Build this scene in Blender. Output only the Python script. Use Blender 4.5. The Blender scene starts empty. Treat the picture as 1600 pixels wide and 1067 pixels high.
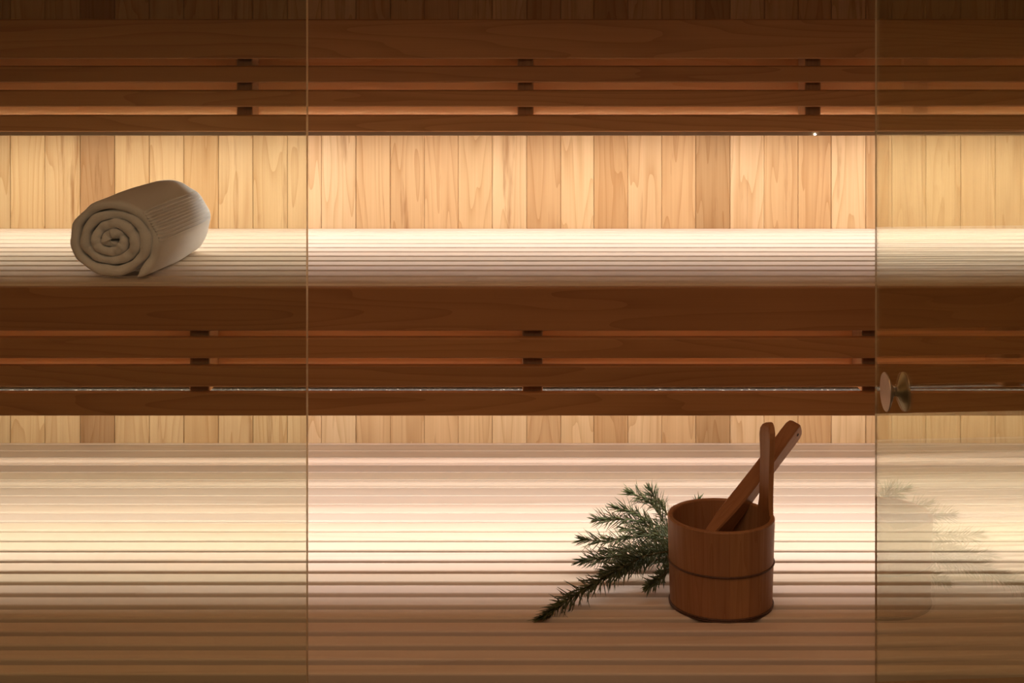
import bpy, bmesh, math, random
from mathutils import Vector, Matrix, noise as mn

sc = bpy.context.scene
C = sc.collection
random.seed(11)

# ------------------------------------------------------------------ camera
F = 2360.0                       # focal length in pixels of the 1600x1067 frame
PX, PY = 815.0, 22.0             # principal point (rising-front / shift lens)
CAMZ = 1.435
cam = bpy.data.cameras.new('camera')
cam.sensor_width = 36.0
cam.lens = F * 36.0 / 1600.0
cam.shift_x = (800.0 - PX) / 1600.0
cam.shift_y = (PY - 533.5) / 1600.0
cam.clip_start = 0.02
camo = bpy.data.objects.new('camera', cam)
C.objects.link(camo)
camo.location = (0, 0, CAMZ)
camo.rotation_euler = (math.pi / 2, 0, 0)
sc.camera = camo

# ------------------------------------------------------------------ world / exposure
w = bpy.data.worlds.new('world')
sc.world = w
w.use_nodes = True
w.node_tree.nodes['Background'].inputs[0].default_value = (1.0, 0.70, 0.45, 1)
w.node_tree.nodes['Background'].inputs[1].default_value = 0.03
sc.view_settings.view_transform = 'Standard'
sc.view_settings.look = 'None'
sc.view_settings.gamma = 1.0
sc.view_settings.use_curve_mapping = False
sc.view_settings.exposure = 0.0
LED_UP, LED_LOW = 76.0, 54.0
LED_COL = (1.0, 0.945, 0.90)
# added soft warm fill, unseen, in front of the sauna; lifts the front faces
la = bpy.data.lights.new('front_fill', 'AREA')
la.shape = 'RECTANGLE'; la.size = 2.4; la.size_y = 1.2
la.energy = 15.0; la.color = (1.0, 0.70, 0.48)
lao = bpy.data.objects.new('front_fill', la); C.objects.link(lao)
lao.location = (0.0, -0.3, 2.72); lao.rotation_euler = (math.radians(48), 0, 0)
# added dim warm fill, unseen, overhead; brightens the near slats and skirt
lb_ = bpy.data.lights.new('overhead_fill', 'AREA')
lb_.shape = 'RECTANGLE'; lb_.size = 2.6; lb_.size_y = 0.16
lb_.energy = 5.0; lb_.color = (1.0, 0.51, 0.24); lb_.spread = math.radians(140)
lbo = bpy.data.objects.new('overhead_fill', lb_); C.objects.link(lbo)
lbo.location = (0.0, 1.62, 2.10)


def P(px, py, Z):
    """world point at distance Z seen at pixel px, py"""
    return Vector(((px - PX) / F * Z, Z, CAMZ - (py - PY) / F * Z))


# ------------------------------------------------------------------ materials
def nt(name):
    m = bpy.data.materials.new(name)
    m.use_nodes = True
    t = m.node_tree
    for n in list(t.nodes):
        t.nodes.remove(n)
    out = t.nodes.new('ShaderNodeOutputMaterial')
    return m, t, out


def wood(name, light, dark, axis=0, rings=26.0, across=7.0, along=0.55, fine=0.35,
         rough=0.5, knots=0.0, streak=None, contrast=1.0, bump=0.06):
    m, t, out = nt(name)
    N, L = t.nodes.new, t.links.new
    tc = N('ShaderNodeTexCoord')
    oi = N('ShaderNodeObjectInfo')
    off = N('ShaderNodeVectorMath'); off.operation = 'MULTIPLY'
    off.inputs[0].default_value = (1, 1, 1)
    comb = N('ShaderNodeCombineXYZ')
    for i, k in enumerate((37.0, 53.0, 71.0)):
        mm = N('ShaderNodeMath'); mm.operation = 'MULTIPLY'; mm.inputs[1].default_value = k
        L(oi.outputs['Random'], mm.inputs[0]); L(mm.outputs[0], comb.inputs[i])
    add = N('ShaderNodeVectorMath'); add.operation = 'ADD'
    L(tc.outputs['Object'], add.inputs[0]); L(comb.outputs[0], add.inputs[1])

    def stretched(ac, al):
        mp = N('ShaderNodeVectorMath'); mp.operation = 'MULTIPLY'
        v = [ac, ac, ac]; v[axis] = al
        mp.inputs[1].default_value = v
        L(add.outputs[0], mp.inputs[0])
        return mp.outputs[0]
    # growth rings: contour lines of a stretched noise
    n1 = N('ShaderNodeTexNoise'); n1.inputs['Scale'].default_value = 1.0
    n1.inputs['Detail'].default_value = 2.5; n1.inputs['Roughness'].default_value = 0.45
    L(stretched(across, along), n1.inputs['Vector'])
    m1 = N('ShaderNodeMath'); m1.operation = 'MULTIPLY'; m1.inputs[1].default_value = rings
    L(n1.outputs[0], m1.inputs[0])
    fr = N('ShaderNodeMath'); fr.operation = 'FRACT'; L(m1.outputs[0], fr.inputs[0])
    rp = N('ShaderNodeMath'); rp.operation = 'POWER'; rp.inputs[1].default_value = 3.5
    L(fr.outputs[0], rp.inputs[0])
    # fine fibres
    n2 = N('ShaderNodeTexNoise'); n2.inputs['Scale'].default_value = 1.0
    n2.inputs['Detail'].default_value = 4.0
    L(stretched(260.0, 4.0), n2.inputs['Vector'])
    # broad colour drift
    n3 = N('ShaderNodeTexNoise'); n3.inputs['Scale'].default_value = 1.0
    n3.inputs['Detail'].default_value = 3.0
    L(stretched(16.0, 0.9), n3.inputs['Vector'])
    a1 = N('ShaderNodeMath'); a1.operation = 'MULTIPLY_ADD'
    a1.inputs[1].default_value = 0.42 * contrast; L(rp.outputs[0], a1.inputs[0])
    s2 = N('ShaderNodeMath'); s2.operation = 'MULTIPLY_ADD'
    s2.inputs[1].default_value = fine * contrast; s2.inputs[2].default_value = -0.32 * contrast
    L(n2.outputs[0], s2.inputs[0]); L(s2.outputs[0], a1.inputs[2])
    a2 = N('ShaderNodeMath'); a2.operation = 'MULTIPLY_ADD'; a2.use_clamp = True
    a2.inputs[1].default_value = 0.75 * contrast; L(n3.outputs[0], a2.inputs[0]); L(a1.outputs[0], a2.inputs[2])
    mix = N('ShaderNodeMix'); mix.data_type = 'RGBA'
    mix.inputs[6].default_value = (*light, 1); mix.inputs[7].default_value = (*dark, 1)
    L(a2.outputs[0], mix.inputs[0])
    col = mix.outputs[2]
    if streak:
        n4 = N('ShaderNodeTexNoise'); n4.inputs['Scale'].default_value = 1.0
        n4.inputs['Detail'].default_value = 5.0; n4.inputs['Roughness'].default_value = 0.65
        L(stretched(30.0, 2.2), n4.inputs['Vector'])
        cr = N('ShaderNodeMapRange'); cr.inputs[1].default_value = 0.60; cr.inputs[2].default_value = 0.74
        L(n4.outputs[0], cr.inputs[0])
        ms = N('ShaderNodeMath'); ms.operation = 'MULTIPLY'; ms.inputs[1].default_value = 0.75
        L(cr.outputs[0], ms.inputs[0])
        mx = N('ShaderNodeMix'); mx.data_type = 'RGBA'
        mx.inputs[7].default_value = (*streak, 1)
        L(ms.outputs[0], mx.inputs[0]); L(col, mx.inputs[6]); col = mx.outputs[2]
    if knots:
        vo = N('ShaderNodeTexVoronoi'); vo.inputs['Scale'].default_value = knots
        vv = N('ShaderNodeVectorMath'); vv.operation = 'MULTIPLY'
        s = [1.0, 0.0, 1.0]; s[axis] = 0.6
        vv.inputs[1].default_value = s
        L(add.outputs[0], vv.inputs[0]); L(vv.outputs[0], vo.inputs['Vector'])
        mr = N('ShaderNodeMapRange'); mr.inputs[1].default_value = 0.035; mr.inputs[2].default_value = 0.06
        mr.inputs[3].default_value = 1.0; mr.inputs[4].default_value = 0.0
        L(vo.outputs['Distance'], mr.inputs[0])
        mk = N('ShaderNodeMix'); mk.data_type = 'RGBA'
        mk.inputs[7].default_value = (dark[0] * .12, dark[1] * .10, dark[2] * .1, 1)
        L(mr.outputs[0], mk.inputs[0]); L(col, mk.inputs[6]); col = mk.outputs[2]
    tint = N('ShaderNodeMix'); tint.data_type = 'RGBA'; tint.blend_type = 'MULTIPLY'
    tint.inputs[0].default_value = 1.0
    L(col, tint.inputs[6]); L(oi.outputs['Color'], tint.inputs[7])
    b = N('ShaderNodeBsdfPrincipled')
    b.inputs['Roughness'].default_value = rough
    b.inputs['Specular IOR Level'].default_value = 0.25
    L(tint.outputs[2], b.inputs['Base Color'])
    bp = N('ShaderNodeBump'); bp.inputs['Strength'].default_value = bump
    bp.inputs['Distance'].default_value = 0.002
    L(n2.outputs[0], bp.inputs['Height']); L(bp.outputs[0], b.inputs['Normal'])
    L(b.outputs[0], out.inputs[0])
    return m


def plain(name, col, rough=0.6, metal=0.0, noise_amt=0.0, nscale=60.0, bump=0.0, sheen=0.0):
    m, t, out = nt(name)
    N, L = t.nodes.new, t.links.new
    b = N('ShaderNodeBsdfPrincipled')
    b.inputs['Base Color'].default_value = (*col, 1)
    b.inputs['Roughness'].default_value = rough
    b.inputs['Metallic'].default_value = metal
    if sheen:
        b.inputs['Sheen Weight'].default_value = sheen
    tc = N('ShaderNodeTexCoord')
    n = N('ShaderNodeTexNoise'); n.inputs['Scale'].default_value = nscale; n.inputs['Detail'].default_value = 4
    L(tc.outputs['Object'], n.inputs['Vector'])
    if noise_amt:
        mr = N('ShaderNodeMapRange')
        mr.inputs[1].default_value = 0.3; mr.inputs[2].default_value = 0.7
        mr.inputs[3].default_value = 1 - noise_amt; mr.inputs[4].default_value = 1 + noise_amt
        L(n.outputs[0], mr.inputs[0])
        mx = N('ShaderNodeMix'); mx.data_type = 'RGBA'; mx.blend_type = 'MULTIPLY'; mx.inputs[0].default_value = 1
        mx.inputs[6].default_value = (*col, 1)
        L(mr.outputs[0], mx.inputs[7]); L(mx.outputs[2], b.inputs['Base Color'])
    if bump:
        bp = N('ShaderNodeBump'); bp.inputs['Strength'].default_value = bump; bp.inputs['Distance'].default_value = 0.002
        L(n.outputs[0], bp.inputs['Height']); L(bp.outputs[0], b.inputs['Normal'])
    L(b.outputs[0], out.inputs[0])
    return m


M = {}
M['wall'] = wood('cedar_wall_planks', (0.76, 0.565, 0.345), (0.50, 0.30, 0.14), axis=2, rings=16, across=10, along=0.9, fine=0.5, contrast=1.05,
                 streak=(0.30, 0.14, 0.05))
M['seat'] = wood('pale_bench_slats', (0.77, 0.65, 0.545), (0.59, 0.45, 0.33), axis=0, rings=8, across=6, along=0.25, contrast=0.62)
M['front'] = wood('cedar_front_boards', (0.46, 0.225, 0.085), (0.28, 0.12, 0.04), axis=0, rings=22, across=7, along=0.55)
M['back'] = wood('cedar_backing', (0.76, 0.43, 0.21), (0.64, 0.31, 0.13), axis=0, rings=10, across=9, along=0.4, knots=2.6)
M['block'] = wood('cedar_blocks', (0.50, 0.30, 0.17), (0.35, 0.19, 0.10), axis=2, rings=14, across=20, along=2)
M['stave'] = wood('bucket_staves', (0.42, 0.215, 0.10), (0.30, 0.135, 0.055), axis=2, rings=14, across=22, along=1.3, fine=0.7)
M['ladle'] = wood('ladle_wood', (0.40, 0.19, 0.085), (0.27, 0.11, 0.045), axis=0, rings=14, across=30, along=3)
M['ceil'] = wood('cedar_ceiling', (0.55, 0.33, 0.17), (0.38, 0.2, 0.09), axis=0, rings=14, across=9, along=.6)
M['hoop'] = plain('dark_hoop', (0.10, 0.045, 0.025), 0.6, 0, 0.3, 300)
M['floor'] = plain('dark_stone_floor', (0.09, 0.075, 0.06), 0.6, 0, 0.3, 12, 0.1)
M['towel'] = plain('white_terry', (0.88, 0.89, 0.93), 0.95, 0, 0.05, 500, 0.6, 0.3)
M['bronze'] = plain('brushed_bronze', (0.62, 0.50, 0.39), 0.42, 0.85, 0.06, 40)
M['alu'] = plain('brushed_channel', (0.42, 0.38, 0.34), 0.5, 0.3, 0.2, 420, 0.5)


def speckle_mat():
    m, t, out = nt('speckled_foil')
    N, L = t.nodes.new, t.links.new
    tc = N('ShaderNodeTexCoord')
    n = N('ShaderNodeTexNoise'); n.inputs['Scale'].default_value = 260; n.inputs['Detail'].default_value = 3
    L(tc.outputs['Object'], n.inputs['Vector'])
    cr = N('ShaderNodeValToRGB')
    e = cr.color_ramp.elements
    e[0].position = .42; e[0].color = (.020, .016, .013, 1); e[1].position = .72; e[1].color = (.20, .165, .135, 1)
    k = cr.color_ramp.elements.new(.60); k.color = (.035, .027, .021, 1)
    L(n.outputs[0], cr.inputs[0])
    b = N('ShaderNodeBsdfPrincipled'); b.inputs['Roughness'].default_value = .7
    b.inputs['Specular IOR Level'].default_value = .1
    L(cr.outputs[0], b.inputs['Base Color']); L(b.outputs[0], out.inputs[0])
    return m


M['speckle'] = speckle_mat()
M['lip'] = plain('channel_lip', (0.40, 0.30, 0.20), 0.5, 0.4)
M['stem'] = plain('rosemary_stem', (0.17, 0.12, 0.05), 0.7, 0, 0.3, 200)
M['hole'] = plain('hole_shade', (0.02, 0.01, 0.006), 0.9)


def leaf_mat():
    m, t, out = nt('rosemary_needle')
    N, L = t.nodes.new, t.links.new
    tc = N('ShaderNodeTexCoord')
    n = N('ShaderNodeTexNoise'); n.inputs['Scale'].default_value = 45
    L(tc.outputs['Object'], n.inputs['Vector'])
    cr = N('ShaderNodeValToRGB')
    cr.color_ramp.elements[0].position = 0.3; cr.color_ramp.elements[0].color = (0.050, 0.066, 0.024, 1)
    cr.color_ramp.elements[1].position = 0.7; cr.color_ramp.elements[1].color = (0.20, 0.23, 0.095, 1)
    L(n.outputs[0], cr.inputs[0])
    b = N('ShaderNodeBsdfPrincipled'); b.inputs['Roughness'].default_value = 0.42
    L(cr.outputs[0], b.inputs['Base Color'])
    tr = N('ShaderNodeBsdfTranslucent'); L(cr.outputs[0], tr.inputs[0])
    mx = N('ShaderNodeMixShader'); mx.inputs[0].default_value = 0.25
    L(b.outputs[0], mx.inputs[1]); L(tr.outputs[0], mx.inputs[2]); L(mx.outputs[0], out.inputs[0])
    return m


M['leaf'] = leaf_mat()


def emit(name, col, s):
    m, t, out = nt(name)
    e = t.nodes.new('ShaderNodeEmission')
    e.inputs[0].default_value = (*col, 1); e.inputs[1].default_value = s
    t.links.new(e.outputs[0], out.inputs[0])
    return m


M['led_up'] = emit('led_diffuser_upper', LED_COL, LED_UP)
M['led_low'] = emit('led_diffuser_lower', LED_COL, LED_LOW)
M['fill_glow'] = emit('channel_fill_glow', (1.0, 0.68, 0.40), 0.9)  # emission added to the channel body to fill the backrest gaps with light
M['fill_glow_low'] = emit('channel_fill_glow_lower', (1.0, 0.68, 0.40), 2.6)  # stronger added emission, fills the cavity behind the bench skirt
M['led_chip'] = emit('led_chip', (1, 0.92, 0.78), 14.0)


def glass_mat():
    m, t, out = nt('clear_float_glass')
    g = t.nodes.new('ShaderNodeBsdfGlass')
    g.inputs['Color'].default_value = (0.94, 0.965, 0.90, 1)
    g.inputs['Roughness'].default_value = 0.0
    g.inputs['IOR'].default_value = 1.5
    t.links.new(g.outputs[0], out.inputs[0])
    return m


M['glass'] = glass_mat()


def pane_mat():
    """flat fixed pane: clear transmission with Fresnel mirror reflection on each face"""
    m, t, out = nt('clear_pane_glass')
    N, L = t.nodes.new, t.links.new
    tr = N('ShaderNodeBsdfTransparent'); tr.inputs[0].default_value = (0.945, 0.955, 0.895, 1)
    gl = N('ShaderNodeBsdfGlossy'); gl.inputs['Roughness'].default_value = 0.0
    ge = N('ShaderNodeNewGeometry')
    io = N('ShaderNodeMapRange'); io.inputs[3].default_value = 1.5; io.inputs[4].default_value = 1 / 1.5
    L(ge.outputs['Backfacing'], io.inputs[0])
    fr = N('ShaderNodeFresnel'); L(io.outputs[0], fr.inputs[0])
    mx = N('ShaderNodeMixShader'); L(fr.outputs[0], mx.inputs[0])
    L(tr.outputs[0], mx.inputs[1]); L(gl.outputs[0], mx.inputs[2]); L(mx.outputs[0], out.inputs[0])
    return m


M['pane'] = pane_mat()



def edge_mat():
    m, t, out = nt('ground_glass_edge')
    N, L = t.nodes.new, t.links.new
    gl = N('ShaderNodeBsdfGlossy'); gl.inputs[0].default_value = (0.95, 0.85, 0.65, 1); gl.inputs['Roughness'].default_value = 0.35
    tr = N('ShaderNodeBsdfTranslucent'); tr.inputs[0].default_value = (0.80, 0.62, 0.38, 1)
    mx = N('ShaderNodeMixShader'); mx.inputs[0].default_value = 0.5
    L(gl.outputs[0], mx.inputs[1]); L(tr.outputs[0], mx.inputs[2]); L(mx.outputs[0], out.inputs[0])
    return m


M['edge'] = edge_mat()


# ------------------------------------------------------------------ helpers
def empty(name, loc=(0, 0, 0)):
    o = bpy.data.objects.new(name, None)
    o.empty_display_size = 0.05
    C.objects.link(o); o.location = loc
    return o


def tag(o, label=None, cat=None, group=None, kind=None):
    if label: o['label'] = label
    if cat: o['category'] = cat
    if group: o['group'] = group
    if kind: o['kind'] = kind
    return o


def link(name, me, mat, parent=None, loc=(0, 0, 0), rot=(0, 0, 0), tint=None):
    o = bpy.data.objects.new(name, me)
    C.objects.link(o)
    if mat is not None and len(me.materials) == 0:
        me.materials.append(mat)
    o.parent = parent
    o.location = loc; o.rotation_euler = rot
    o.color = (*tint, 1) if tint else (1, 1, 1, 1)
    return o


def bm_mesh(name, bm, smooth=False):
    bmesh.ops.recalc_face_normals(bm, faces=bm.faces)
    me = bpy.data.meshes.new(name)
    bm.to_mesh(me); bm.free()
    if smooth:
        me.polygons.foreach_set('use_smooth', [True] * len(me.polygons))
    return me


_cache = {}


def box(name, sx, sy, sz, bev=0.003, axis=None, seg=3):
    """bevelled board centred on its origin; axis = long direction whose edges are eased (None: all)"""
    key = (name, round(sx, 4), round(sy, 4), round(sz, 4), bev, axis, seg)
    if key in _cache: return _cache[key]
    bm = bmesh.new()
    bmesh.ops.create_cube(bm, size=1.0, matrix=Matrix.Diagonal((sx, sy, sz, 1)))
    if bev:
        es = []
        for e in bm.edges:
            d = (e.verts[0].co - e.verts[1].co)
            if axis is None or abs(d[axis]) > 1e-6: es.append(e)
        bmesh.ops.bevel(bm, geom=es, offset=bev, segments=seg, affect='EDGES', profile=0.5)
    me = bm_mesh(name, bm)
    _cache[key] = me
    return me


def tube(bm, pts, radii, n=8, cap=True):
    rings = []
    prev = None
    for i, p in enumerate(pts):
        a = pts[max(0, i - 1)]; b = pts[min(len(pts) - 1, i + 1)]
        d = (b - a).normalized()
        u = d.orthogonal().normalized() if prev is None else (prev - d * prev.dot(d)).normalized()
        prev = u
        v = d.cross(u)
        r = radii[i] if hasattr(radii, '__len__') else radii
        rings.append([bm.verts.new(p + (u * math.cos(2 * math.pi * k / n) + v * math.sin(2 * math.pi * k / n)) * r) for k in range(n)])
    for a, b in zip(rings, rings[1:]):
        for k in range(n):
            bm.faces.new((a[k], a[(k + 1) % n], b[(k + 1) % n], b[k]))
    if cap:
        bm.faces.new(rings[0][::-1]); bm.faces.new(rings[-1])


def torus(bm, R, r, z, n=72, m=8):
    vs = []
    for i in range(n):
        a = 2 * math.pi * i / n
        vs.append([bm.verts.new(((R + r * math.cos(2 * math.pi * k / m)) * math.cos(a),
                                 (R + r * math.cos(2 * math.pi * k / m)) * math.sin(a),
                                 z + r * math.sin(2 * math.pi * k / m))) for k in range(m)])
    for i in range(n):
        for k in range(m):
            bm.faces.new((vs[i][k], vs[(i + 1) % n][k], vs[(i + 1) % n][(k + 1) % m], vs[i][(k + 1) % m]))


def rt(lo, hi, warm=0.04):
    v = random.uniform(lo, hi)
    return (v, v * random.uniform(1 - warm, 1), v * random.uniform(1 - 2 * warm, 1))


# ------------------------------------------------------------------ dimensions
ZW = F / 680.0                  # wall distance (plank face) 3.4706
HALF = 1.72
LOWZ = 0.45                     # lower bench top
UPZ = CAMZ - (357 - PY) / 680.0   # upper bench top 0.942
UPF = F * (CAMZ - UPZ) / (450 - PY)   # upper bench front 2.716
BRF = ZW * 0.934                # backrest front face
GLY = 1.367                     # plane of the glass front
CEIL = 2.12

# ------------------------------------------------------------------ setting
def shell(name, sx, sy, sz, loc, mat, label, cat):
    o = link(name, box(name, sx, sy, sz, 0), mat, None, loc)
    tag(o, label, cat, kind='structure')
    return o


floor = shell('floor', 3.9, 5.4, 0.05, (0, 1.3, -0.025), M['floor'], 'dark floor beneath the sauna benches', 'floor')
ceil = shell('ceiling', 3.52, ZW - GLY + 0.06, 0.04, (0, (ZW + GLY) / 2 + 0.02, CEIL + 0.02), M['ceil'],
             'cedar ceiling above the sauna benches', 'ceiling')
wb = shell('wall_back', 3.60, 0.04, CEIL, (0, ZW + 0.034, CEIL / 2), M['block'],
           'back wall of vertical cedar planks behind both benches', 'wall')
# planks of the back wall: widths follow the joints seen in the photograph
PT = {  # left joint pixel : tint
    -38: (.95, .93, .88), 16: (1.02, .98, .90), 70: (1.0, .96, .9), 125: (.68, .56, .48), 179: (1.0, .95, .88), 233: (1.04, 1.0, .95),
    287: (.98, .9, .8), 341: (1.03, 1, .96), 395: (1.02, .99, .93), 449: (1.05, 1.03, 1.0), 502: (1.0, .99, .95), 556: (.93, .86, .76),
    610: (.92, .85, .75), 663: (.93, .84, .73), 716: (.96, .90, .80), 769: (1.05, 1.03, .98), 823: (.86, .76, .64), 876: (1.02, .97, .88),
    928: (.84, .72, .58), 981: (1.02, .97, .90), 1034: (.92, .82, .70), 1087: (.70, .60, .48), 1141: (1.07, 1.04, 1.0), 1194: (.95, .87, .76),
    1247: (.91, .80, .67), 1299: (1.06, 1.03, .97), 1353: (.92, .84, .74), 1400: (.92, .86, .76), 1453: (.97, .93, .84), 1507: (.98, .94, .86),
    1561: (.92, .88, .8)}
joints = sorted(PT)
xs = [(j - PX) / F * ZW for j in joints]
tints = [PT[j] for j in joints]
pitch = 0.079
while xs[0] > -HALF: xs.insert(0, xs[0] - pitch); tints.insert(0, rt(.85, 1.03))
while xs[-1] < HALF + 0.03: xs.append(xs[-1] + pitch); tints.append(rt(.85, 1.03))
for i in range(len(xs) - 1):
    wd = round(xs[i + 1] - xs[i], 3)
    link('plank', box('plank', wd - 0.0006, 0.016, CEIL - 0.002, 0.0013, 2, 1), M['wall'], wb,
         ((xs[i] + xs[i + 1]) / 2, 0.008 - 0.034, 0), tint=tints[i])
for side, s in (('left', -1), ('right', 1)):
    ws = shell('wall_' + side, 0.04, ZW - GLY + 0.04, CEIL, (s * (HALF + 0.064), (ZW + GLY) / 2, CEIL / 2), M['block'],
               side + ' side wall of vertical cedar planks', 'wall')
    n = 26; pw = (ZW - GLY) / n
    for k in range(n):
        link('plank', box('side_plank', 0.016, pw - 0.0012, CEIL - 0.002, 0.0018, 2, 1), M['wall'], ws,
             (-s * 0.03, -(ZW - GLY) / 2 + (k + .5) * pw, 0), tint=rt(.82, 1.03))

# ------------------------------------------------------------------ glass front and open door
def pane_mesh(name, sx, sy, sz, gm):
    me = box(name, sx, sy, sz, 0).copy()
    me.materials.clear()
    me.materials.append(gm); me.materials.append(M['edge'])
    return me


TH = 0.012
xl = (478.5 - PX) / F * (GLY - TH / 2)
def glass_panel(name, x0, x1, label):
    r = empty(name, ((x0 + x1) / 2, GLY, 0)); tag(r, label, 'glass panel', kind='structure')
    me = pane_mesh('glass_pane', x1 - x0, TH, CEIL - 0.03, M['pane'])
    for p in me.polygons:
        if abs(p.normal.x) > 0.9: p.material_index = 1
    link('glass_pane', me, None, r, (0, 0, 0.01 + (CEIL - 0.03) / 2))
    link('floor_channel', box('floor_channel', x1 - x0, 0.03, 0.02, 0.002), M['bronze'], r, (0, 0, 0.0))
    return r


glass_panel('window_1', -HALF, xl, 'fixed clear glass panel covering the left side of the sauna front')
HX, HY = 0.5092, GLY                         # hinge
ang = math.radians(2.1)
DW = 0.70
dirv = Vector((-math.sin(ang), math.cos(ang), 0))
glass_panel('window_2', HX + 0.02, HALF, 'fixed clear glass panel beside the hinges of the open door')
door = empty('door_1', (HX, HY, 0)); door.rotation_euler = (0, 0, ang)
tag(door, 'open frameless glass door with a small round bronze knob', 'glass door', kind='structure')
me = pane_mesh('door_pane', TH, DW, 2.0, M['glass'])
for p in me.polygons:
    if abs(p.normal.y) > 0.9 : p.material_index = 1
link('glass_pane', me, None, door, (TH / 2, DW / 2, 1.02))
kd = DW - (2.067 - 1.9746) / math.cos(ang)
kz = CAMZ - (612 - PY) / F * 1.9746
for s in (-1, 1):
    bm = bmesh.new()
    prof = [(0.0060, 0.0), (0.0060, 0.0008), (0.0075, 0.0020), (0.0238, 0.0096), (0.0252, 0.0104), (0.0255, 0.0113), (0.0250, 0.0121), (0.0, 0.0124)]
    n = 48
    rings = []
    for r_, h_ in prof[:-1]:
        rings.append([bm.verts.new((s * h_, r_ * math.cos(2 * math.pi * k / n), r_ * math.sin(2 * math.pi * k / n))) for k in range(n)])
    for a, b in zip(rings, rings[1:]):
        for k in range(n): bm.faces.new((a[k], a[(k + 1) % n], b[(k + 1) % n], b[k]))
    bm.faces.new(rings[-1]); bm.faces.new(rings[0][::-1])
    me = bm_mesh('knob', bm)
    for p in me.polygons:
        if len(p.vertices) == 4: p.use_smooth = True
    o = link('door_knob', me, M['bronze'], door, (TH / 2 + s * TH / 2, kd, kz))
    o['label'] = 'flared bronze disc knob on the room side' if s < 0 else 'flared bronze disc knob on the far side of the glass'
for hz in (0.3, 1.75):
    link('hinge', box('hinge', 0.03, 0.05, 0.09, 0.003), M['bronze'], door, (TH / 2, 0.02, hz))

# ------------------------------------------------------------------ upper backrest
def zat(py, Z): return CAMZ - (py - PY) / F * Z


def slat_wall(root, front, rows, spacer_px, sp_w, backing, led_clear, names, inner_depth):
    """rows = list of (top px, bottom px) of the boards of an upright slatted front"""
    bt = 0.020
    for i, (a, b) in enumerate(rows):
        z1, z0 = zat(a, front), zat(b, front)
        nm = names[0] if i == 0 else names[1]
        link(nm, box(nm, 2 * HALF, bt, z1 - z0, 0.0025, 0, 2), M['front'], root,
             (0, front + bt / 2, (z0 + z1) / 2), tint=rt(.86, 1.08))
    ztop = zat(rows[0][0], front) - 0.004
    zb = zat(backing[1], front + bt + inner_depth)
    bd = 0.016
    link('backing_board', box('backing_board', 2 * HALF, bd, ztop - 0.02 - zb, 0.002, 0, 1), M['back'], root,
         (0, front + bt + inner_depth + bd / 2, (ztop - 0.02 + zb) / 2))
    for px in spacer_px:
        x = (px - PX) / F * (front + bt)
        hgt = ztop - 0.02 - led_clear
        link('spacer_block', box('spacer_block', sp_w, inner_depth, hgt, 0.003, 2, 2), M['block'], root,
             (x, front + bt + inner_depth / 2, led_clear + hgt / 2), tint=rt(.9, 1.05))


br = empty('backrest', (0, 0, 0))
tag(br, 'slatted cedar backrest along the wall above the upper bench', 'backrest')
slat_wall(br, BRF, [(30, 92), (103, 129), (141, 167), (180, 206)], (-58, 382, 821, 1270, 1716), 0.0345,
          (30, 181), 1.207, ('top_rail', 'backrest_slat'), 0.080)
for x in (-1.19, -0.584, 0.008, 0.625, 1.24):
    link('wall_bracket', box('wall_bracket', 0.04, ZW - (BRF + 0.117), 0.045, 0.002), M['block'], br,
         (x, (ZW + BRF + 0.117) / 2, 1.36))

baffle_z = zat(30, BRF) - 0.004
link('light_baffle', box('light_baffle', 2 * HALF, ZW - BRF - 0.0215, 0.014, 0.002, 0, 1), M['front'], br, (0, (ZW + BRF + 0.0205) / 2, baffle_z - 0.008))  # added board, stops LED light rising up the wall behind the backrest

# LED strip under the backrest
def led_strip(name, label, zc, y0, y1, tilt, mat, lip=None):
    r = empty(name, (0, (y0 + y1) / 2, zc)); tag(r, label, 'light strip', 'hidden strip lights of the sauna')
    n = 32
    wdt = y1 - y0
    bm = bmesh.new()
    for k in range(n):
        xa = -HALF + 0.02 + (2 * HALF - 0.04) * k / n; xb = -HALF + 0.02 + (2 * HALF - 0.04) * (k + 1) / n
        bm.faces.new([bm.verts.new(v) for v in ((xa, -wdt / 2, 0), (xa, wdt / 2, 0), (xb, wdt / 2, 0), (xb, -wdt / 2, 0))])
    bmesh.ops.remove_doubles(bm, verts=bm.verts, dist=1e-5)
    me = bpy.data.meshes.new('diffuser'); bm.to_mesh(me); bm.free()
    link('diffuser', me, mat, r, (0, 0, -0.0012), (tilt, 0, 0))
    return r


lu = led_strip('led_strip', 'warm white strip light hidden behind the bottom slat of the backrest', 1.188, BRF + 0.042, BRF + 0.054, 0.0, M['led_up'])
link('channel', box('channel', 2 * HALF - 0.03, 0.016, 0.006, 0), M['fill_glow'], lu, (0, 0, 0.0035))
lipz0, lipz1 = zat(212, BRF + 0.0215), zat(203, BRF + 0.0215)
link('channel_lip', box('channel_lip', 2 * HALF - 0.03, 0.003, lipz1 - lipz0, 0.0006, 0, 1), M['lip'], lu,
     (0, BRF + 0.022 - (BRF + 0.048), (lipz0 + lipz1) / 2 - 1.188))
bm = bmesh.new(); bmesh.ops.create_icosphere(bm, subdivisions=2, radius=0.0022)
link('led_chip', bm_mesh('led_chip', bm), M['led_chip'], lu, (0.6335, BRF + 0.0195 - (BRF + 0.048), zat(210, BRF + 0.02) - 1.188))

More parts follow.
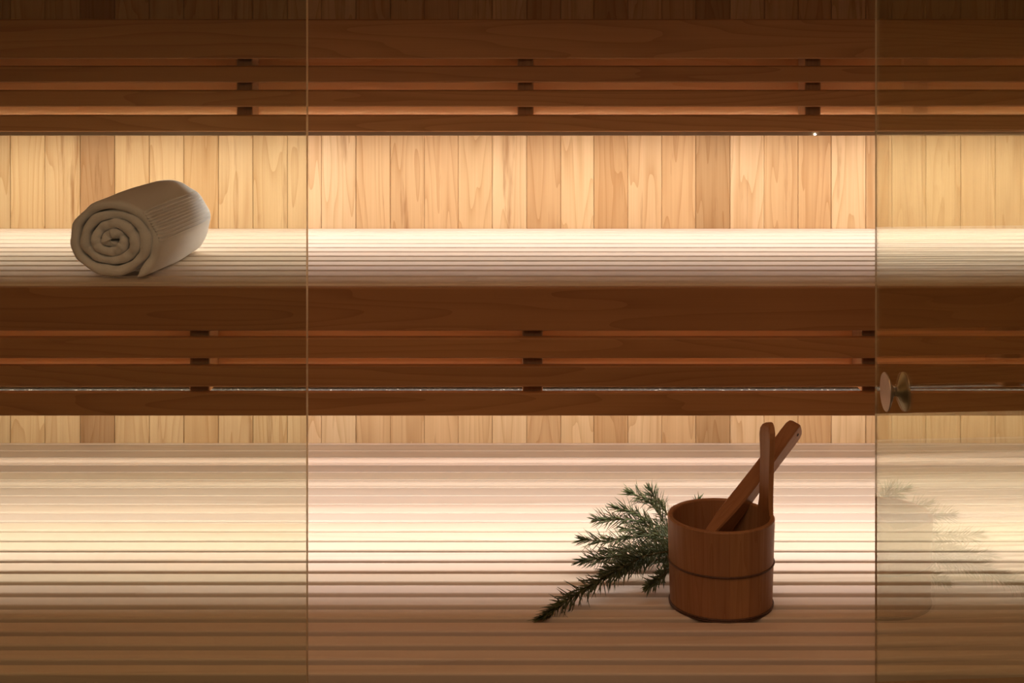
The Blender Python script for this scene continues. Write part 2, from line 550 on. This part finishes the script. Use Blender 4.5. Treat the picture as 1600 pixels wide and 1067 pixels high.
# ------------------------------------------------------------------ upper bench
ub = empty('upper_bench', (0, 0, 0))
tag(ub, 'upper slatted bench with a tall cedar front, towel lying on it', 'bench')
gaps = [2.8375 - 0.0663, 2.8375, 2.9026]
gaps = [2.7712, 2.8375, 2.9026]
while gaps[-1] < ZW - 0.05: gaps.append(gaps[-1] + 0.0573)
edges = [UPF + 0.0205 - 0.005] + gaps + [ZW + 0.006]
if edges[-1] - edges[-2] < 0.03: edges.pop(-2)
GP = 0.0125
for a, b in zip(edges, edges[1:]):
    link('seat_slat', box('seat_slat', 2 * HALF, round(b - a - GP, 3), 0.024, 0.0035, 0), M['seat'], ub,
         (0, (a + b) / 2, UPZ - 0.012), tint=rt(.90, 1.05, .03))
slat_wall(ub, UPF, [(449.5, 517), (528, 560), (572, 604.5), (614, 650)], (-224, 312, 832, 1362, 1895), 0.0368,
          (450, 607.3), 0.7515, ('front_board', 'skirt_slat'), 0.080)
for x in (-1.2, -0.605, 0.02, 0.63, 1.25):
    link('bearer', box('bearer', 0.045, ZW - UPF - 0.12, 0.03, 0.002), M['block'], ub, (x, (ZW + UPF + 0.10) / 2, UPZ - 0.039))

ll = led_strip('led_strip', 'warm white strip light hidden behind the front skirt of the upper bench', 0.733, UPF + 0.026, UPF + 0.046, math.radians(38), M['led_low'])
link('channel', box('channel', 2 * HALF - 0.03, 0.024, 0.003, 0), M['fill_glow_low'], ll, (0, 0.0005, 0.0015), (math.radians(38), 0, 0))
bt_ = UPF + 0.02 + 0.080
sz1, sz0 = zat(607.3, bt_ - 0.023), zat(614.5, bt_ - 0.023)
link('speckled_strip', box('speckled_strip', 2 * HALF - 0.03, 0.014, sz1 - sz0 - 0.0004, 0.0005), M['speckle'], ub, (0, bt_ - 0.016, (sz0 + sz1) / 2))  # speckled strip, set proud of the backing to keep LED light off it

# ------------------------------------------------------------------ lower bench
lb = empty('lower_bench', (0, 0, 0))
tag(lb, 'deep lower slatted bench holding the bucket and the rosemary', 'bench')
LP = 0.0528
z = 2.298
lg = [2.2475, 2.298]
while lg[-1] < ZW - 0.06: lg.append(lg[-1] + LP)
lg.append(ZW + 0.002)
LT = [1.0, .97, 1.0, .98, 1.0, 1.0, .97, 1.0, .96, .80, 1.15, .82, .86, 1.08]   # from the middle of the bench to the wall
def lgap(y): return max(0.0095, min(0.0195, 0.0195 - (y - 2.35) / 0.6 * 0.010)) if y < 2.97 else (0.006 if y < 3.03 else 0.0025)
for i, (a, b) in enumerate(zip(lg, lg[1:])):
    t = LT[i - len(lg) + 1] if i - len(lg) + 1 >= -len(LT) else 1.0
    far = a > 3.0
    a = a + lgap(a) / 2; b = b - (lgap(b) / 2 if b < ZW else 0.0025)
    link('seat_slat', box('low_seat_slat', 2 * HALF, round(b - a, 4), 0.026, 0.0015 if far else 0.0035, 0), M['seat'], lb,
         (0, (a + b) / 2, LOWZ - 0.013), tint=(t, t * random.uniform(.96, 1), t * random.uniform(.92, 1)))
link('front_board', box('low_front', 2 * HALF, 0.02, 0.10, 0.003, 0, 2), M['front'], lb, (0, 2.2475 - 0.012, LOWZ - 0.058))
for x in (-1.2, -0.605, 0.02, 0.63, 1.25):
    link('bearer', box('low_bearer', 0.045, ZW - 2.28, 0.06, 0.002), M['block'], lb, (x, (ZW + 2.27) / 2, LOWZ - 0.056))
    link('leg', box('low_leg', 0.045, 0.07, LOWZ - 0.086, 0.002), M['block'], lb, (x, 2.31, (LOWZ - 0.086) / 2))

# ------------------------------------------------------------------ rolled towel
def make_towel():
    root = empty('rolled_towel', (0, 0, 0))
    th, turns, r0, Lw = 0.0178, 4.0, 0.002, 0.335
    aend = math.radians(-58)
    T = turns * 2 * math.pi
    steps = 230
    prof = []
    hr = th * 0.5
    for k in range(9):
        a = math.pi / 2 + math.pi * k / 8      # front rounding
        prof.append((hr * math.sin(a), hr * 1.0 * (1 + math.cos(a))))
    # from n=+hr at w=hr to n=-hr at w=hr
    ns = 16
    side = [hr + (Lw - 2 * hr) * k / ns for k in range(1, ns)]
    for w_ in side: prof.append((-hr, w_))
    for k in range(7):
        a = -math.pi / 2 + math.pi * k / 6
        prof.append((hr * math.sin(a), Lw - hr + hr * math.cos(a)))
    for w_ in reversed(side): prof.append((hr, w_))
    V, Fc = [], []
    def centre(t):
        r = r0 + th * 1.03 * t / (2 * math.pi)
        a = aend + (T - t)
        left = T - t
        if left < 0.9: r += 0.008 * (1 - left / 0.9) ** 1.3
        # uneven rolling
        r *= 1 + 0.075 * mn.noise(Vector((math.cos(a) * 1.3, math.sin(a) * 1.3, 3.1 + t * .10))) + 0.035 * mn.noise(Vector((math.cos(a) * 3.0, math.sin(a) * 3.2, 8.1 + t * .10)))
        u, v = r * math.cos(a) * 1.17, r * math.sin(a) * 0.965
        return Vector((u, v))
    for i in range(steps + 1):
        t = T * i / steps
        c = centre(t)
        d = (centre(min(T, t + 0.03)) - centre(max(0, t - 0.03))).normalized()
        nrm = Vector((-d.y, d.x))
        if nrm.dot(c) < 0: nrm = -nrm
        sc_ = 1.0
        e = min(i, steps - i)
        if e < 3: sc_ = math.sqrt(max(0.05, 1 - (1 - e / 3) ** 2))
        front = 0.010 * mn.noise(Vector((t * .9, 7.7, 0))) + 0.006 * mn.noise(Vector((t * 2.6, 1.7, 0)))
        for (n_, w_) in prof:
            f = 1 - w_ / Lw
            ww = w_ + front * f
            bulge = 0.97 + 0.24 * mn.noise(Vector((t * 1.9, w_ * 9, 1.3)))
            p = c + nrm * n_ * sc_ * bulge
            wr = 0.0030 * mn.noise(Vector((p.x * 30 + 9, p.y * 30, w_ * 7 + 2))) if n_ > 0 else 0
            p = p + nrm * wr
            # slight barrel shape, flat underside
            k = 1 + 0.045 * math.sin(math.pi * min(1, max(0, w_ / Lw)))
            V.append([p.x * k, ww, p.y * k])
    m_ = len(prof)
    zmin = -0.0755
    for q in V:
        if q[2] < zmin: q[2] = zmin + (q[2] - zmin) * 0.12
    low = min(q[2] for q in V)
    for q in V: q[2] -= low
    for i in range(steps):
        for k in range(m_):
            a = i * m_ + k; b = i * m_ + (k + 1) % m_
            Fc.append((a, b, b + m_, a + m_))
    Fc.append(tuple(range(m_ - 1, -1, -1))); Fc.append(tuple(range(steps * m_, steps * m_ + m_)))
    me = bpy.data.meshes.new('towel_roll'); me.from_pydata(V, [], Fc)
    bm = bmesh.new(); bm.from_mesh(me); bmesh.ops.recalc_face_normals(bm, faces=bm.faces); bm.to_mesh(me); bm.free()
    me.polygons.foreach_set('use_smooth', [True] * len(me.polygons))
    link('towel_roll', me, M['towel'], root)
    # ribbed woven band along the outer turn
    bm = bmesh.new()
    for j in range(11):
        a = math.radians(0 + 4.6 * j)
        t = T - (a - aend)
        c = centre(t)
        d = (centre(t + 0.03) - centre(t - 0.03)).normalized()
        nrm = Vector((-d.y, d.x))
        if nrm.dot(c) < 0: nrm = -nrm
        pts = []
        for q in range(19):
            w_ = 0.006 + (Lw - 0.012) * q / 18
            k = 1 + 0.045 * math.sin(math.pi * w_ / Lw)
            bulge = 0.97 + 0.24 * mn.noise(Vector((t * 1.9, w_ * 9, 1.3)))
            p = c + nrm * (hr * bulge)
            p = p + nrm * (0.0030 * mn.noise(Vector((p.x * 30 + 9, p.y * 30, w_ * 7 + 2))) + 0.0011)
            if q in (0, 18): p = p - nrm * 0.004
            pts.append(Vector((p.x * k, w_, p.y * k - low)))
        tube(bm, pts, 0.0019, 8)
    link('ribbed_band', bm_mesh('ribbed_band', bm, True), M['towel'], root)['label'] = 'ribbed woven border of the towel'
    return root


tw = make_towel()
tag(tw, 'white towel rolled into a spiral lying on the upper bench', 'towel')
tw.location = ((178 - PX) / F * 2.82, 2.800, UPZ)
tw.rotation_euler = (0, 0, math.radians(-5.0))

# ------------------------------------------------------------------ bucket
BX, BY = 0.3337, 2.5285
RT, RB, BH, WT = 0.0892, 0.0848, 0.147, 0.0085
bk = empty('wooden_bucket', (BX, BY, LOWZ))
tag(bk, 'small wooden stave bucket with a tall upright handle stave', 'bucket')
NS = 15


def stave_mesh(a0, a1, h, top=None):
    """curved board between two angles"""
    bm = bmesh.new()
    n = 6
    zs = [0.0, 0.0015, 0.02, 0.05, 0.08, 0.11, h - 0.002, h]
    grid = {}
    for i in range(n + 1):
        f = i / n
        a = a0 + (a1 - a0) * f
        e = 0.0003 if i in (0, n) else 0
        for j, z_ in enumerate(zs):
            R = RB + (RT - RB) * z_ / BH
            c = 0.0012 if j in (0, len(zs) - 1) else 0
            grid[i, j, 0] = bm.verts.new(((R - c - e) * math.cos(a), (R - c - e) * math.sin(a), z_))
            grid[i, j, 1] = bm.verts.new(((R - WT + c) * math.cos(a), (R - WT + c) * math.sin(a), z_))
    m_ = len(zs)
    for i in range(n):
        for j in range(m_ - 1):
            bm.faces.new((grid[i, j, 0], grid[i + 1, j, 0], grid[i + 1, j + 1, 0], grid[i, j + 1, 0]))
            bm.faces.new((grid[i, j, 1], grid[i, j + 1, 1], grid[i + 1, j + 1, 1], grid[i + 1, j, 1]))
        bm.faces.new((grid[i, 0, 0], grid[i, 0, 1], grid[i + 1, 0, 1], grid[i + 1, 0, 0]))
        bm.faces.new((grid[i, m_ - 1, 0], grid[i + 1, m_ - 1, 0], grid[i + 1, m_ - 1, 1], grid[i, m_ - 1, 1]))
    for i in (0, n):
        for j in range(m_ - 1):
            bm.faces.new((grid[i, j, 0], grid[i, j + 1, 0], grid[i, j + 1, 1], grid[i, j, 1]))
    return bm_mesh('stave', bm)


HA = math.radians(15)           # handle stave position on the rim
hw = 0.023 / RT
rest = 2 * math.pi - 2 * hw
sm = None
for k in range(NS):
    a0 = hw + rest * k / NS; a1 = hw + rest * (k + 1) / NS
    if sm is None: sm = stave_mesh(-rest / NS / 2, rest / NS / 2, BH)
    v = random.uniform(.88, 1.1)
    link('stave', sm, M['stave'], bk, (0, 0, 0), (0, 0, HA + (a0 + a1) / 2), tint=(v, v * random.uniform(.95, 1.02), v))
# upright handle stave
bm = bmesh.new()
prof = [(0.0, .023, 1.1), (0.05, .023, 1.1), (0.10, .023, 1.1), (0.147, .023, 1.1), (0.152, .0225, 1.15), (0.162, .0200, 1.2), (0.18, .0185, 1.25), (0.205, .0182, 1.3),
        (0.235, .0190, 1.3), (0.258, .0205, 1.35), (0.272, .0212, 1.4), (0.282, .0195, 1.4), (0.289, .0150, 1.3), (0.2935, .0080, 1.0), (0.2950, .0030, .85)]
rings = []
for (z_, hwid, tk) in prof:
    R = RB + (RT - RB) * z_ / BH - 0.0006
    tkk = WT * tk
    ring = []
    n = 8
    for i in range(n + 1):
        y_ = -hwid + 2 * hwid * i / n
        xo = math.sqrt(max(R * R - y_ * y_, 0)) if z_ < 0.16 else math.sqrt(R * R - y_ * y_)
        ring.append((xo - (0.001 if i in (0, n) else 0), y_))
    for i in range(n, -1, -1):
        y_ = -hwid + 2 * hwid * i / n
        xo = math.sqrt(R * R - y_ * y_)
        ring.append((xo - tkk + (0.001 if i in (0, n) else 0), y_))
    rings.append([bm.verts.new((x_, y_, z_)) for x_, y_ in ring])
for a, b in zip(rings, rings[1:]):
    for k in range(len(a)):
        bm.faces.new((a[k], a[(k + 1) % len(a)], b[(k + 1) % len(a)], b[k]))
bm.faces.new(rings[0][::-1]); bm.faces.new(rings[-1])
hs = link('handle_stave', bm_mesh('handle_stave', bm), M['stave'], bk, (0, 0, 0), (0, 0, HA), tint=(1.1, 1.08, 1.05))
hs['label'] = 'tall upright handle stave with a rounded top'
bm = bmesh.new()
bmesh.ops.create_cone(bm, cap_ends=True, segments=48, radius1=RB - WT - 0.0002, radius2=RB - WT - 0.0002, depth=0.008,
                      matrix=Matrix.Translation((0, 0, 0.012)))
link('bottom', bm_mesh('bottom', bm), M['stave'], bk)
bm = bmesh.new(); torus(bm, RB + (RT - RB) * .074 / BH + 0.0006, 0.0017, 0.0735)
o = link('hoop', bm_mesh('hoop', bm, True), M['hoop'], bk)
bm = bmesh.new(); torus(bm, RB + 0.0010, 0.0017, 0.0045); torus(bm, RB + 0.0008, 0.0013, 0.0014)
o = link('hoop', bm_mesh('hoop', bm, True), M['hoop'], bk)

# ------------------------------------------------------------------ ladle
P1 = Vector((0.384, 2.592, 0.612)); P2 = Vector((0.484, 2.663, 0.708))
ax = (P2 - P1).normalized()
e1 = Vector((.707, 0, -.707)); e1 = (e1 - ax * e1.dot(ax)).normalized()
e2 = e1.cross(ax).normalized()
if e2.y > 0: e2 = -e2
nl = (e1 * .72 + e2 * .69).normalized()      # broad face with the hole
md = ax.cross(nl).normalized()
if md.dot(e1) > 0: md = -md
ld = empty('wooden_ladle', P1 - ax * 0.165)
tag(ld, 'dark wooden ladle leaning inside the bucket against its rim', 'ladle')
RM = Matrix((ax, md, nl)).transposed().to_4x4()
LEN0 = 0.165
tot = LEN0 + (P2 - P1).length + 0.004
bm = bmesh.new()
secs = [(0.055, .024, .008), (0.075, .023, .010), (0.10, .0215, .0125), (0.13, .0180, .0135), (0.16, .0150, .0138), (0.20, .0140, .0135), (0.25, .0150, .0130),
        (tot - 0.030, .0172, .0125), (tot - 0.014, .0175, .0120), (tot - 0.006, .0150, .0110), (tot - 0.002, .0100, .0092), (tot, .005, .006)]
rings = []
for (s_, a_, b_) in secs:
    ring = []
    for (u, v) in ((-1, -.8), (-.85, -1), (.85, -1), (1, -.8), (1, .8), (.85, 1), (-.85, 1), (-1, .8)):
        ring.append(bm.verts.new((s_, u * a_, v * b_)))
    rings.append(ring)
for a, b in zip(rings, rings[1:]):
    for k in range(8): bm.faces.new((a[k], a[(k + 1) % 8], b[(k + 1) % 8], b[k]))
bm.faces.new(rings[0][::-1]); bm.faces.new(rings[-1])
ld.rotation_euler = RM.to_euler()
hd = link('handle', bm_mesh('handle', bm), M['ladle'], ld)
bm = bmesh.new()
bmesh.ops.create_cone(bm, cap_ends=True, segments=20, radius1=.0028, radius2=.0028, depth=.0252,
                      matrix=Matrix.Translation((tot - 0.017, 0.001, 0)))
link('hole_shade_plug', bm_mesh('hole_shade_plug', bm), M['hole'], ld)  # near-black plug, paints the shade inside the hole at the handle end
# bowl: a shallow cup opening towards -md side up
bm = bmesh.new()
n, mlev = 28, 7
out_r, in_r = [], []
for lay, sgn in ((0.0, 1), (0.004, -1)):
    rr = []
    for j in range(mlev + 1):
        f = j / mlev
        rad = (0.031 - lay) * math.cos(f * math.pi / 2 * .86)
        dep = (0.034 - lay) * math.sin(f * math.pi / 2 * .86)
        rr.append([bm.verts.new((0.036 + rad * 1.12 * math.cos(2 * math.pi * k / n), rad * math.sin(2 * math.pi * k / n), -dep + .002)) for k in range(n)])
    for a, b in zip(rr, rr[1:]):
        for k in range(n): bm.faces.new((a[k], a[(k + 1) % n], b[(k + 1) % n], b[k]))
    bm.faces.new(rr[-1])
    (out_r if sgn > 0 else in_r).append(rr[0])
for k in range(n): bm.faces.new((out_r[0][k], out_r[0][(k + 1) % n], in_r[0][(k + 1) % n], in_r[0][k]))
link('bowl', bm_mesh('bowl', bm, True), M['ladle'], ld)

# ------------------------------------------------------------------ rosemary
def catmull(pts, n):
    out = []
    ext = [pts[0] * 2 - pts[1]] + pts + [pts[-1] * 2 - pts[-2]]
    segs = len(pts) - 1
    for i in range(n + 1):
        t = i / n * segs; k = min(int(t), segs - 1); f = t - k
        a, b, c, d = ext[k:k + 4]
        out.append(0.5 * ((2 * b) + (c - a) * f + (2 * a - 5 * b + 4 * c - d) * f * f + (3 * b - a - 3 * c + d) * f ** 3))
    return out


def inside_bucket(p):
    return (p.x - BX) ** 2 + (p.y - BY) ** 2 < (RT + 0.003) ** 2 and p.z < LOWZ + BH + .01


def sprig(ctrl, label, dens=1.0, nlen=0.024, seed=0):
    rnd = random.Random(seed)
    base = ctrl[0]
    root = empty('rosemary_sprig', base)
    tag(root, label, 'rosemary', 'rosemary sprigs beside the bucket')
    ctrl = [p - base for p in ctrl]
    L_ = sum((b - a).length for a, b in zip(ctrl, ctrl[1:]))
    N_ = max(12, int(L_ / 0.006))
    pts = catmull(ctrl, N_)
    bm = bmesh.new()
    tube(bm, pts, [0.0017 - 0.0011 * i / N_ for i in range(N_ + 1)], 6)
    link('stem', bm_mesh('stem', bm, True), M['stem'], root)
    cnt = int(L_ / 0.00125 * dens)
    bm = bmesh.new()
    for i in range(cnt):
        f = (i + rnd.random()) / cnt
        f = 0.04 + 0.96 * f
        q = f * N_; k = min(int(q), N_ - 1)
        p = pts[k].lerp(pts[k + 1], q - k)
        d = (pts[k + 1] - pts[k]).normalized()
        u = d.orthogonal().normalized(); v = d.cross(u)
        a = i * 2.39996 + rnd.uniform(-.5, .5)
        o_ = u * math.cos(a) + v * math.sin(a)
        tip = max(0.0, (f - 0.86) / 0.14)
        op = math.radians(rnd.uniform(30, 75) * (1 - .62 * tip))
        dr = (d * math.cos(op) + o_ * math.sin(op)).normalized()
        ln = nlen * rnd.uniform(.62, 1.3) * (1 - .35 * tip)
        wd = rnd.uniform(.0013, .0019)
        sd = dr.cross(o_).normalized() if dr.cross(o_).length > 1e-4 else v
        up = sd.cross(dr)
        curl = rnd.uniform(-.12, .22)
        row = []
        for (g, wf) in ((0, .45), (.3, 1.0), (.7, .85), (1.0, .12)):
            c = p + dr * (ln * g) + d * (ln * curl * g * g)
            row.append((c - sd * wd * wf, c + up * wd * .55 * wf, c + sd * wd * wf))
        if inside_bucket(base + p + dr * ln): continue
        vv = []
        for r_ in row:
            vr = []
            for c in r_:
                if c.z + base.z < LOWZ + 0.0008: c = Vector((c.x, c.y, LOWZ + 0.0008 - base.z + rnd.random() * .001))
                vr.append(bm.verts.new(c))
            vv.append(vr)
        for r1, r2 in zip(vv, vv[1:]):
            for h_ in range(2): bm.faces.new((r1[h_], r1[h_ + 1], r2[h_ + 1], r2[h_]))
            bm.faces.new((r1[2], r1[0], r2[0], r2[2]))
    o = link('needles', bm_mesh('needles', bm, True), M['leaf'], root)
    o['kind'] = 'stuff'
    return root


S = sprig
S([P(1070, 858, 2.66), P(1010, 868, 2.60), P(960, 893, 2.545), P(905, 926, 2.50), P(842, 968, 2.455)],
  'longest rosemary sprig reaching down towards the front left of the bench', 1.5, .026, 1)
S([P(1075, 870, 2.68), P(1030, 858, 2.66), P(985, 866, 2.64), P(945, 872, 2.63), P(908, 876, 2.62)],
  'rosemary sprig just above the longest one, pointing straight left', 1.25, .025, 2)
S([P(1080, 862, 2.70), P(1035, 838, 2.69), P(990, 838, 2.69), P(950, 845, 2.68), P(908, 843, 2.67)],
  'middle rosemary sprig of the fan, tip at the level of the bucket hoop', 1.1, .026, 3)
S([P(1085, 862, 2.72), P(1040, 838, 2.73), P(1000, 815, 2.74), P(965, 812, 2.74), P(930, 812, 2.73)],
  'rosemary sprig with a curled tip below the topmost one', 1.1, .026, 4)
S([P(1085, 860, 2.74), P(1045, 828, 2.77), P(1028, 795, 2.78), P(1008, 780, 2.79), P(984, 769, 2.79)],
  'topmost rosemary sprig leaning left above the bucket rim', 0.95, .026, 5)
S([P(1088, 860, 2.73), P(1052, 815, 2.76), P(1035, 792, 2.77), P(1023, 778, 2.77), P(1015, 764, 2.77)],
  'rosemary sprig standing most upright beside the bucket rim', 0.8, .024, 6)
S([P(1085, 868, 2.69), P(1055, 880, 2.62), P(1038, 896, 2.57), P(1024, 908, 2.55), P(1012, 916, 2.54)],
  'short rosemary sprig tucked low against the bucket side', 1.3, .019, 7)
S([P(1090, 862, 2.72), P(1050, 850, 2.71), P(1020, 852, 2.70), P(985, 856, 2.69), P(945, 862, 2.68)],
  'rosemary sprig buried in the middle of the bunch behind the others', 1.2, .025, 8)
S([P(1092, 862, 2.73), P(1090, 830, 2.77), P(1089, 800, 2.78), P(1092, 778, 2.78)],
  'rosemary sprig behind the bucket, only its tip above the rim', 0.6, .018, 9)
S([P(1080, 872, 2.68), P(1040, 872, 2.63), P(1000, 880, 2.60), P(975, 888, 2.58), P(945, 896, 2.56)],
  'rosemary sprig half under the longest one, filling the lower edge of the bunch', 1.2, .025, 10)
S([P(1086, 850, 2.75), P(1050, 832, 2.75), P(1020, 818, 2.75), P(990, 800, 2.75), P(962, 793, 2.75)],
  'rosemary sprig between the topmost one and the curled one', 1.0, .025, 11)
S([P(1082, 860, 2.72), P(1048, 856, 2.73), P(1022, 838, 2.73), P(1000, 828, 2.73), P(975, 826, 2.73)],
  'short rosemary sprig deep in the bunch close to the bucket', 1.0, .025, 12)
